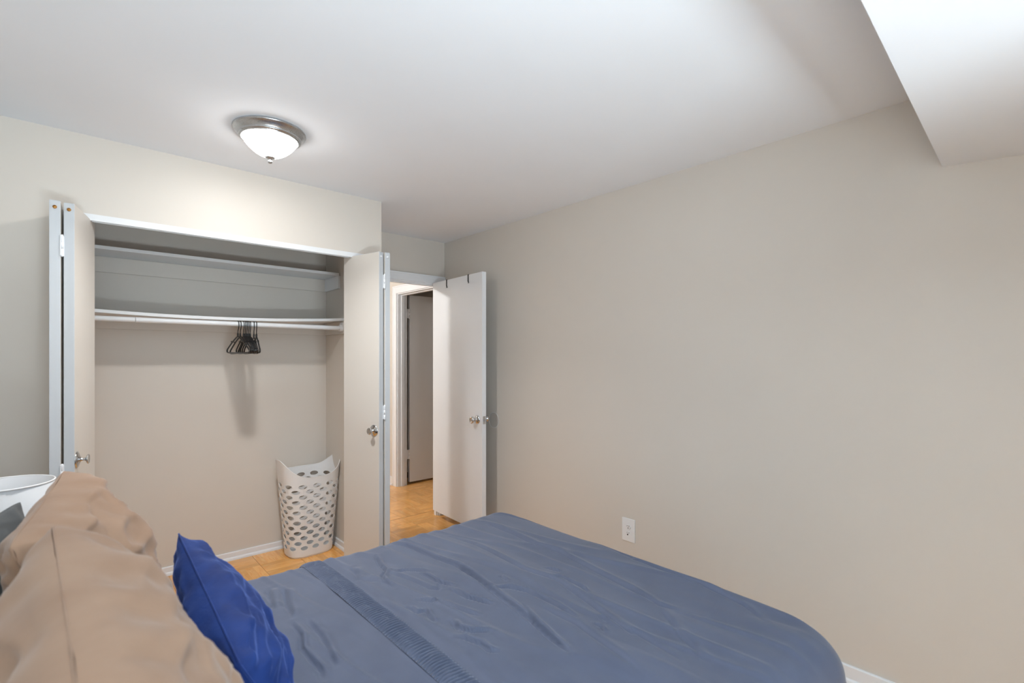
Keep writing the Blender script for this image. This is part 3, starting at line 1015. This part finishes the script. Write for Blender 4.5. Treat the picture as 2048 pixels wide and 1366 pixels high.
bp_ = thing('wall_bumper', (XR, 2.998, 0.898), 'clear plastic disc stuck on the wall behind the door knob', 'door bumper')
MB().lathe([(0, 0.0005), (0.060, 0.0005), (0.060, 0.0022), (0, 0.0022)], (0, 0, 0), (-1, 0, 0), n=56).build('disc', M['clear'], bp_)
MB().tube([(-0.002, 0.060 * math.cos(2 * PI * k / 56), 0.060 * math.sin(2 * PI * k / 56)) for k in range(56)], 0.0016, 8, closed=True).build('rim', M['white_pl'], bp_)

# ------------------------------------------------------------------ bed
BZ = 0.585
bed = thing('bed', (0.65, 1.215, 0), 'queen bed with a low base under the slate blue comforter', 'bed')
def relbed(b_): return rel(b_, (0.65, 1.215, 0))
mt = relbed(MB().box(-0.36, 1.64, 0.50, 1.93, 0.27, BZ - 0.03, 0.04)).build('mattress', M['mattress'], bed)
relbed(MB().box(-0.36, 1.63, 0.51, 1.92, 0.12, 0.268, 0.01)).build('box_base', M['grey'], bed)
for x in (-0.30, 1.55):
    for y in (0.58, 1.85):
        relbed(MB().lathe([(0, 0), (0.022, 0), (0.028, 0.12), (0, 0.12)], (x, y, 0.0), n=16)).build('leg', M['wood'], bed)


def noise3(x, y, z=0.0):
    return noise.noise(Vector((x, y, z)))


# creases observed on the comforter: plan polylines, depth (m), half width (m)
_sa, _ca = math.sin(YAW), math.cos(YAW)
def plan(px, py, zz=0.60):
    u = (px - 1024) / F_PX; v = -(py - HORIZON) / F_PX
    t = (zz - CAM_H) / v
    return ((_sa + u * _ca) * t, (_ca - u * _sa) * t)
def c7(pts): return [plan(300 + x / 2.926, 1040 + y / 2.926) for x, y in pts]
def c8(pts): return [plan(900 + x / 2.381, 980 + y / 2.381) for x, y in pts]
CR = [
    (c7([(1318, 190), (1345, 250), (1378, 290), (1358, 330), (1375, 365), (1430, 402)]), 0.006, 0.009),
    (c7([(1415, 280), (1450, 297), (1500, 290), (1560, 295), (1635, 308)]), 0.005, 0.009),
    (c7([(1590, 312), (1650, 350), (1710, 375), (1775, 390)]), 0.006, 0.010),
    (c7([(1760, 410), (1850, 455), (2000, 495)]), 0.007, 0.010),
    (c7([(1400, 300), (1520, 350), (1640, 405), (1690, 410), (1690, 380)]), 0.004, 0.012),
    (c7([(1560, 475), (1650, 490), (1700, 480)]), 0.004, 0.009),
    (c7([(1510, 520), (1560, 550), (1610, 540)]), 0.005, 0.010),
    (c7([(1612, 530), (1630, 570), (1665, 605)]), 0.005, 0.009),
    (c7([(1690, 480), (1780, 520), (1930, 565)]), 0.004, 0.012),
    (c7([(1760, 600), (1800, 645), (1880, 665), (1990, 665)]), 0.006, 0.011),
    (c7([(1790, 700), (1840, 710), (1930, 740), (1980, 780), (2040, 790)]), 0.006, 0.011),
    (c7([(820, 610), (880, 690), (885, 760), (950, 830), (1000, 880), (1015, 940)]), 0.005, 0.011),
    (c7([(915, 595), (1000, 680), (1040, 760), (1080, 860)]), 0.004, 0.013),
    (c7([(690, 400), (700, 470), (720, 530)]), 0.006, 0.02),
    (c7([(780, 400), (800, 500), (830, 580)]), 0.005, 0.02),
    (c7([(1180, 270), (1220, 350), (1330, 360)]), 0.004, 0.02),
    (c7([(1365, 100), (1500, 135), (1650, 210), (1800, 275), (1900, 345), (1990, 420)]), 0.005, 0.014),
    (c8([(0, 345), (100, 410), (190, 480), (300, 560), (420, 650), (565, 775)]), 0.006, 0.013),
    (c8([(200, 475), (280, 470), (370, 490), (500, 550), (605, 615)]), 0.006, 0.011),
    (c8([(350, 560), (400, 640), (480, 710), (565, 775)]), 0.004, 0.012),
    (c8([(455, 375), (525, 390)]), 0.005, 0.008),
    (c8([(485, 410), (570, 440), (630, 470), (655, 495)]), 0.006, 0.009),
    (c8([(710, 600), (745, 625)]), 0.005, 0.008),
    (c8([(755, 605), (810, 640), (870, 680)]), 0.005, 0.009),
    (c8([(690, 640), (720, 655), (730, 675)]), 0.005, 0.008),
    (c8([(240, 420), (270, 440)]), 0.005, 0.008),
    (c8([(0, 215), (120, 255), (250, 330), (350, 385), (500, 430), (640, 520), (740, 590), (860, 660), (1000, 740), (1100, 800)]), 0.004, 0.016),
    (c8([(160, 150), (300, 210), (400, 260), (520, 300), (700, 390), (850, 460), (1000, 540), (1200, 590)]), 0.0045, 0.016),
    (c8([(220, 110), (400, 150), (560, 205), (700, 260), (850, 320), (1000, 380), (1200, 450), (1400, 540), (1510, 620)]), 0.004, 0.014),
    (c8([(500, 170), (600, 200), (720, 245), (880, 320)]), 0.0035, 0.012),
    (c8([(860, 330), (895, 342)]), 0.004, 0.008),
    (c8([(430, 560), (600, 640), (760, 760), (900, 860)]), 0.003, 0.018),
    (c8([(1000, 560), (1100, 680), (1220, 800)]), 0.003, 0.018),
]

# grid of the cloth: flat parameters, bent over the mattress edges
CX_H, CX_F = -0.16, 1.655      # head edge of the cloth, start of the foot bend (outer - Rc)
FX, FY0, FY1 = 1.745, 0.415, 2.035   # outermost foot, near, far faces
RC, RB = 0.17, 0.11            # plan corner radius, edge bend radius
drop = 0.42
stp = 0.0052
arcR = RB * PI / 2
over = (RC - RB) + arcR + (drop - RB)
px_ = np.arange(CX_H, FX - RC + over + 1e-6, stp)
py_ = np.arange(FY0 + RC - over, FY1 - RC + over + 1e-6, stp)
PX, PY = np.meshgrid(px_, py_, indexing='ij')
ox = np.maximum(0, PX - (FX - RC))
oyp = np.maximum(0, PY - (FY1 - RC)); oym = np.maximum(0, (FY0 + RC) - PY)
oy = oyp - oym
d = np.hypot(ox, oy)
dd = np.maximum(d, 1e-9)
nx_, ny_ = ox / dd, oy / dd
bx_ = np.minimum(PX, FX - RC)
by_ = np.clip(PY, FY0 + RC, FY1 - RC)
e = d - (RC - RB)
flat = np.minimum(d, RC - RB)
a = np.clip(e, 0, arcR) / RB
rad = flat + RB * np.sin(a)
vert = RB * (1 - np.cos(a)) + np.maximum(0, e - arcR)
skirt = np.clip((e - arcR) / (drop - RB), 0, 1.6)
# folds of the hanging skirt (arc position along the rim)
angc = np.arctan2(ny_, nx_)
s_rim = np.where(ox > 0, np.where(np.abs(oy) > 0, np.abs(angc) * 0.35, 0), 0) + bx_ * (ox <= 0) + PY * 0
s_par = np.where((ox > 0) & (np.abs(oy) < 1e-9), PY, np.where(ox <= 0, PX + 7.0, np.sign(oy) * 3 + angc * 0.30))
cornerw = np.clip(np.minimum(ox, np.abs(oy)) / 0.06, 0, 1)
fold = np.sin(s_par * 2 * PI / 0.21 + 1.3) * 0.013 + np.sin(s_par * 2 * PI / 0.083) * 0.005
rad = rad + skirt * (0.015 + fold * (1 + 0.8 * cornerw))
# broad quilting loft and long folds running across the bed
X_ = bx_ + nx_ * rad
Y_ = by_ + ny_ * rad
Z_ = np.full_like(X_, BZ) - vert
topw = np.clip(1 - e / 0.06, 0, 1)
topw = topw * topw * (3 - 2 * topw)
crown = 0.018 * (1 - ((Y_ - 1.22) / 0.8) ** 2)
Z_ += crown * topw
hgt = np.zeros_like(X_)
n0, n1 = X_.shape
for i in range(n0):
    for j in range(n1):
        x, y = PX[i, j], PY[i, j]
        hgt[i, j] = 0.0085 * noise3(x * 7.5 + 0.35 * y, y * 1.1, 1.7) + 0.0042 * noise3(x * 17 + 0.5 * y, y * 2.3, 5.1) + 0.009 * noise3(x * 1.7, y * 1.4, 9.0)
        w_ = 1 - abs(noise3(x * 9 + 1.2 * y, y * 1.6, 3.3)) * 2.2
        if w_ > 0.55: hgt[i, j] += 0.0055 * (w_ - 0.55) / 0.45
crh = np.zeros_like(X_)
for pts, dep, hw in CR:
    hw = hw * 0.78
    best = np.full_like(X_, 9.0); tt = np.zeros_like(X_); side = np.zeros_like(X_)
    Ltot = sum(math.dist(pts[k], pts[k + 1]) for k in range(len(pts) - 1)); acc = 0
    for k in range(len(pts) - 1):
        (ax, ay), (bx2, by2) = pts[k], pts[k + 1]
        ex, ey = bx2 - ax, by2 - ay
        l2 = ex * ex + ey * ey; ln = math.sqrt(l2)
        t = np.clip(((X_ - ax) * ex + (Y_ - ay) * ey) / l2, 0, 1)
        qx, qy = X_ - (ax + t * ex), Y_ - (ay + t * ey)
        dist = np.hypot(qx, qy)
        m_ = dist < best
        best = np.where(m_, dist, best)
        tt = np.where(m_, (acc + t * ln) / Ltot, tt)
        side = np.where(m_, np.sign(ex * qy - ey * qx), side)
        acc += ln
    taper = np.clip(np.minimum(tt, 1 - tt) * 5 + 0.15, 0, 1)
    sd = best * side
    # a pressed fold: narrow groove with a raised lip on one side
    crh += taper * dep * 1.9 * (-1.0 * np.exp(-(sd / (hw * 0.5)) ** 2) + 0.75 * np.exp(-((sd - hw * 1.25) / hw) ** 2))
hgt += crh
# pleated band recess
BX0, BX1 = 0.662, 0.738
inband = np.exp(-((PX - (BX0 + BX1) / 2) / 0.05) ** 4)
hgt = hgt * (1 - 0.75 * inband)
edge_g = -0.0012 * (np.exp(-((PX - BX0 + 0.004) / 0.006) ** 2) + np.exp(-((PX - BX1 - 0.004) / 0.006) ** 2)) + 0.005 * np.exp(-((PX - BX1 - 0.026) / 0.016) ** 2)
hgt += edge_g
tw = np.clip(1 - np.maximum(0, e) / 0.12, 0.0, 1)
Z_ += hgt * tw
wob = np.array([[noise3(PX[i, j] * 5, PY[i, j] * 5, 12.0) for j in range(n1)] for i in range(n0)])
X_ += nx_ * wob * 0.010 * (1 - tw); Y_ += ny_ * wob * 0.010 * (1 - tw)
Z_ = np.maximum(Z_, 0.03 + 0.0 * Z_)
verts = np.stack([X_ - 0.9, Y_ - 1.22, Z_], -1).reshape(-1, 3)
idx = np.arange(n0 * n1).reshape(n0, n1)
faces = np.stack([idx[:-1, :-1], idx[1:, :-1], idx[1:, 1:], idx[:-1, 1:]], -1).reshape(-1, 4)
# cut the long diagonal corner tips of the cloth
keep = (d.reshape(-1)[faces].max(axis=1) < over + 0.01)
me = bpy.data.meshes.new('comforter_cloth')
me.from_pydata(verts.tolist(), [], faces[keep].tolist())
me.polygons.foreach_set('use_smooth', [True] * len(me.polygons))
me.update()
cf = thing('comforter', (0.9, 1.22, 0), 'wrinkled slate blue comforter with a pleated band, spread over the bed', 'comforter')
cloth = link('comforter_cloth', me, M['duvet'], cf)
bmt = bmesh.new(); bmt.from_mesh(me); bmesh.ops.delete(bmt, geom=[v for v in bmt.verts if not v.link_faces], context='VERTS'); bmesh.ops.recalc_face_normals(bmt, faces=bmt.faces); bmt.to_mesh(me); bmt.free()
print('comforter', n0, n1)

# pleated band: fine gathers across a narrow strip, laid on the cloth
ib = int(round(((BX0 + BX1) / 2 - CX_H) / stp))
bys = np.arange(FY0 + RC - 0.30, FY1 - RC + 0.30, 0.0017)
crossn = 9
col_y = PY[ib]; cxs, cys, czs = X_[ib], Y_[ib], Z_[ib]
bv_, bf_ = [], []
rr_ = random.Random(8)
ph = 0.0
for q, yy in enumerate(bys):
    zc = np.interp(yy, col_y, czs); yc = np.interp(yy, col_y, cys)
    y2 = np.interp(yy + 0.004, col_y, cys); z2 = np.interp(yy + 0.004, col_y, czs)
    tx = Vector((0, y2 - yc, z2 - zc)).normalized(); nrm = Vector((0, -tx.z, tx.y))
    ph += 2 * PI * 0.0017 / (0.0120 + 0.003 * noise3(yy * 11, 2.0))
    for k in range(crossn):
        f = k / (crossn - 1)
        xx = BX0 + (BX1 - BX0) * f
        env = math.sin(PI * min(1, max(0, f))) ** 0.35
        wig = 1.1 * noise3(f * 2.0, yy * 9, 4.0) + 0.5 * noise3(f * 3.0, yy * 30, 8.0)
        hh = 0.0008 + env * (0.0040 + 0.0055 * math.sin(ph + wig * 1.9) + 0.0012 * math.sin(ph * 1.9 + f * 3))
        p_ = Vector((xx, yc, zc)) + nrm * hh
        bv_.append((p_.x - 0.9, p_.y - 1.22, p_.z))
    if q:
        for k in range(crossn - 1):
            a0 = (q - 1) * crossn + k
            bf_.append((a0, a0 + 1, a0 + crossn + 1, a0 + crossn))
me = bpy.data.meshes.new('pleated_band'); me.from_pydata(bv_, [], bf_)
me.polygons.foreach_set('use_smooth', [True] * len(me.polygons)); me.update()
pb = link('pleated_band', me, M['duvet'], cf)
pb['label'] = 'finely gathered pleated band'


# ------------------------------------------------------------------ pillows
def pillow(name, label, mat, FT, NTp, NB, FB, front, back, pull=0.05, wr=0.006, wfreq=26, seed=1, group=None, n=70, pw=2.4, seam_r=0.0013, puck=1.0, seam_mat=None, corner=0.10):
    """FT far-top, NTp near-top, NB near-bottom, FB far-bottom corners; front/back bulge"""
    FT, NTp, NB, FB = map(Vector, (FT, NTp, NB, FB))
    c0 = (FT + NTp + NB + FB) / 4
    base = Vector((c0.x, c0.y, min(NB.z, FB.z)))
    root = thing(name, base, label, 'pillow', group)
    sdir = ((FT + FB) - (NTp + NB)).normalized()
    tdir = ((FT + NTp) - (FB + NB)).normalized()
    nrm = sdir.cross(tdir).normalized()
    if nrm.x < 0: nrm = -nrm
    hs = ((FT + FB) - (NTp + NB)).length / 4; ht = ((FT + NTp) - (FB + NB)).length / 4
    vs_, fs_ = [], []
    def P(s, t):
        q = (FT * (1 + s) * (1 + t) + NTp * (1 - s) * (1 + t) + NB * (1 - s) * (1 - t) + FB * (1 + s) * (1 - t)) / 4
        # edges drawn in between the corners
        q = q - sdir * (hs * pull * math.copysign(abs(s) ** 3, s) * (1 - t * t)) - tdir * (ht * pull * math.copysign(abs(t) ** 3, t) * (1 - s * s))
        return q
    def Pr(s, t):
        k_ = corner * (abs(s) * abs(t)) ** 7
        return P(s, t) - sdir * (hs * k_ * math.copysign(1, s)) - tdir * (ht * k_ * math.copysign(1, t))
    def bulge(s, t):
        return ((1 - abs(s) ** pw) * (1 - abs(t) ** pw)) ** 0.55
    def wrk(s, t, sd):
        es, et = 1 - abs(s), 1 - abs(t)
        v = 0.0
        # gathers running in from the seams
        v += math.exp(-et / 0.22) * math.sin(wfreq * s + 3 * noise3(s * 3 + seed, t * 1.5, sd)) * min(1, et / 0.03)
        v += math.exp(-es / 0.22) * math.sin(wfreq * t * 0.8 + 3 * noise3(t * 3 + seed, s * 1.5, sd + 4)) * min(1, es / 0.03)
        v *= 0.55 * puck
        v += 1.5 * noise3(s * 2.3 + seed * 3.1, t * 2.3 + sd, 0.5) + 0.8 * noise3(s * 5 + seed, t * 4 + sd, 2.5)
        rdg = 1 - 2.6 * abs(noise3(s * 1.6 + t * 1.1 + seed, t * 3.4 - s * 0.8, sd + 7))
        if rdg > 0.3: v += 1.1 * (rdg - 0.3) / 0.7
        return v * wr * min(1, 6 * min(es, et) + 0.12)
    for sd, (T, sg) in enumerate(((front, 1), (back, -1))):
        for i in range(n + 1):
            for j in range(n + 1):
                # denser towards the seam
                s = math.sin((i / n * 2 - 1) * PI / 2) * 0.55 + (i / n * 2 - 1) * 0.45
                t = math.sin((j / n * 2 - 1) * PI / 2) * 0.55 + (j / n * 2 - 1) * 0.45
                p_ = Pr(s, t) + nrm * (sg * (T * bulge(s, t) + wrk(s, t, sd * 11.0)))
                p_.z = max(p_.z, 0.0)
                vs_.append(tuple(p_ - base))
    m1 = (n + 1) ** 2
    for sd in range(2):
        for i in range(n):
            for j in range(n):
                a0 = sd * m1 + i * (n + 1) + j
                q = (a0, a0 + n + 1, a0 + n + 2, a0 + 1)
                fs_.append(q if sd == 0 else q[::-1])
    me_ = bpy.data.meshes.new('cover'); me_.from_pydata(vs_, [], fs_)
    bmm = bmesh.new(); bmm.from_mesh(me_)
    bmesh.ops.remove_doubles(bmm, verts=bmm.verts, dist=0.0004)
    bmesh.ops.recalc_face_normals(bmm, faces=bmm.faces)
    for f in bmm.faces: f.smooth = True
    bmm.to_mesh(me_); bmm.free()
    link('cover', me_, mat, root)
    rim = []
    m_ = 60
    for k in range(m_): rim.append(Pr(-1 + 2 * k / m_, 1))
    for k in range(m_): rim.append(Pr(1, 1 - 2 * k / m_))
    for k in range(m_): rim.append(Pr(1 - 2 * k / m_, -1))
    for k in range(m_): rim.append(Pr(-1, -1 + 2 * k / m_))
    MB().tube([p_ - base for p_ in rim], seam_r, 6, closed=True).build('seam', seam_mat or mat, root)
    return root


pillow('bed_pillow', 'charcoal grey pillow tucked behind the brown pillows near the lamp', M['grey'], (-0.095, 1.83, 1.012), (-0.30, 1.36, 0.965), (-0.21, 1.22, 0.64), (-0.045, 1.82, 0.64), 0.03, 0.05, seed=5, wr=0.005, corner=0.04)
pillow('bed_pillow', 'tan brown pillow nearest the lamp, at the far side of the bed', M['brown'], (-0.011, 1.87, 1.078), (-0.085, 1.27, 1.045), (0.065, 1.27, 0.615), (0.105, 1.86, 0.615), 0.145, 0.085, seed=2, wr=0.012, wfreq=17, group='brown pillows at the head of the bed', pw=2.0, corner=0.05)
pillow('bed_pillow', 'tan brown pillow nearest the camera, in the lower left corner', M['brown'], (-0.026, 1.235, 1.088), (0.010, 0.50, 1.055), (0.105, 0.53, 0.615), (0.105, 1.22, 0.615), 0.137, 0.120, seed=9, wr=0.012, wfreq=17, group='brown pillows at the head of the bed', pw=2.15, corner=0.05)
pillow('throw_pillow', 'royal blue velvet throw pillow leaning in front of the brown pillows', M['velvet'], (0.206, 1.545, 0.937), (0.240, 1.04, 0.800), (0.335, 1.00, 0.618), (0.345, 1.55, 0.618), 0.072, 0.080, seed=14, wr=0.009, wfreq=24, pull=0.07, seam_r=0.0022, pw=2.2, corner=0.06)

# ------------------------------------------------------------------ nightstand and lamp
ns = thing('nightstand', (-0.18, 2.40, 0), 'dark wooden nightstand hidden beside the bed under the lamp', 'nightstand')
MB().box(-0.20, 0.16, -0.20, 0.22, 0.52, 0.545, 0.003).build('top', M['wood'], ns)
MB().box(-0.19, 0.15, -0.19, 0.21, 0.30, 0.519, 0.002).build('body', M['wood'], ns)
MB().box(0.151, 0.162, -0.17, 0.19, 0.32, 0.50, 0.002).build('drawer', M['wood'], ns)
for x in (-0.17, 0.13):
    for y in (-0.17, 0.19):
        MB().box(x - 0.018, x + 0.018, y - 0.018, y + 0.018, 0, 0.299).build('leg', M['wood'], ns)
tl = thing('table_lamp', (-0.165, 2.40, 0.546), 'table lamp with a white fabric drum shade behind the pillows', 'lamp')
MB().lathe([(0, 0), (0.065, 0), (0.066, 0.008), (0.05, 0.014), (0.012, 0.02), (0.010, 0.03), (0.010, 0.22), (0, 0.22)], n=36).build('base', M['nickel'], tl)
RT, RBm, SH = 0.126, 0.142, 0.20
zt = 0.955 - 0.546
MB().lathe([(RBm, zt - SH), (RT, zt), (RT - 0.0025, zt), (RBm - 0.0025, zt - SH), (RBm, zt - SH)], n=72).build('shade', M['shade'], tl)
MB().tube([(RT * math.cos(2 * PI * k / 72), RT * math.sin(2 * PI * k / 72), zt) for k in range(72)], 0.0028, 8, closed=True).build('shade_rim', M['white_pl'], tl)
b = MB()
for k in range(3):
    an = 2 * PI * k / 3
    b.tube([(0.008 * math.cos(an), 0.008 * math.sin(an), zt - 0.03), (RT * math.cos(an), RT * math.sin(an), zt - 0.012)], 0.0018, 6)
b.build('spider', M['nickel'], tl)
MB().lathe([(0, zt - 0.2), (0.014, zt - 0.2), (0.016, zt - 0.15), (0.03, zt - 0.10), (0.028, zt - 0.07), (0, zt - 0.05)], n=24).build('bulb', M['white_pl'], tl)
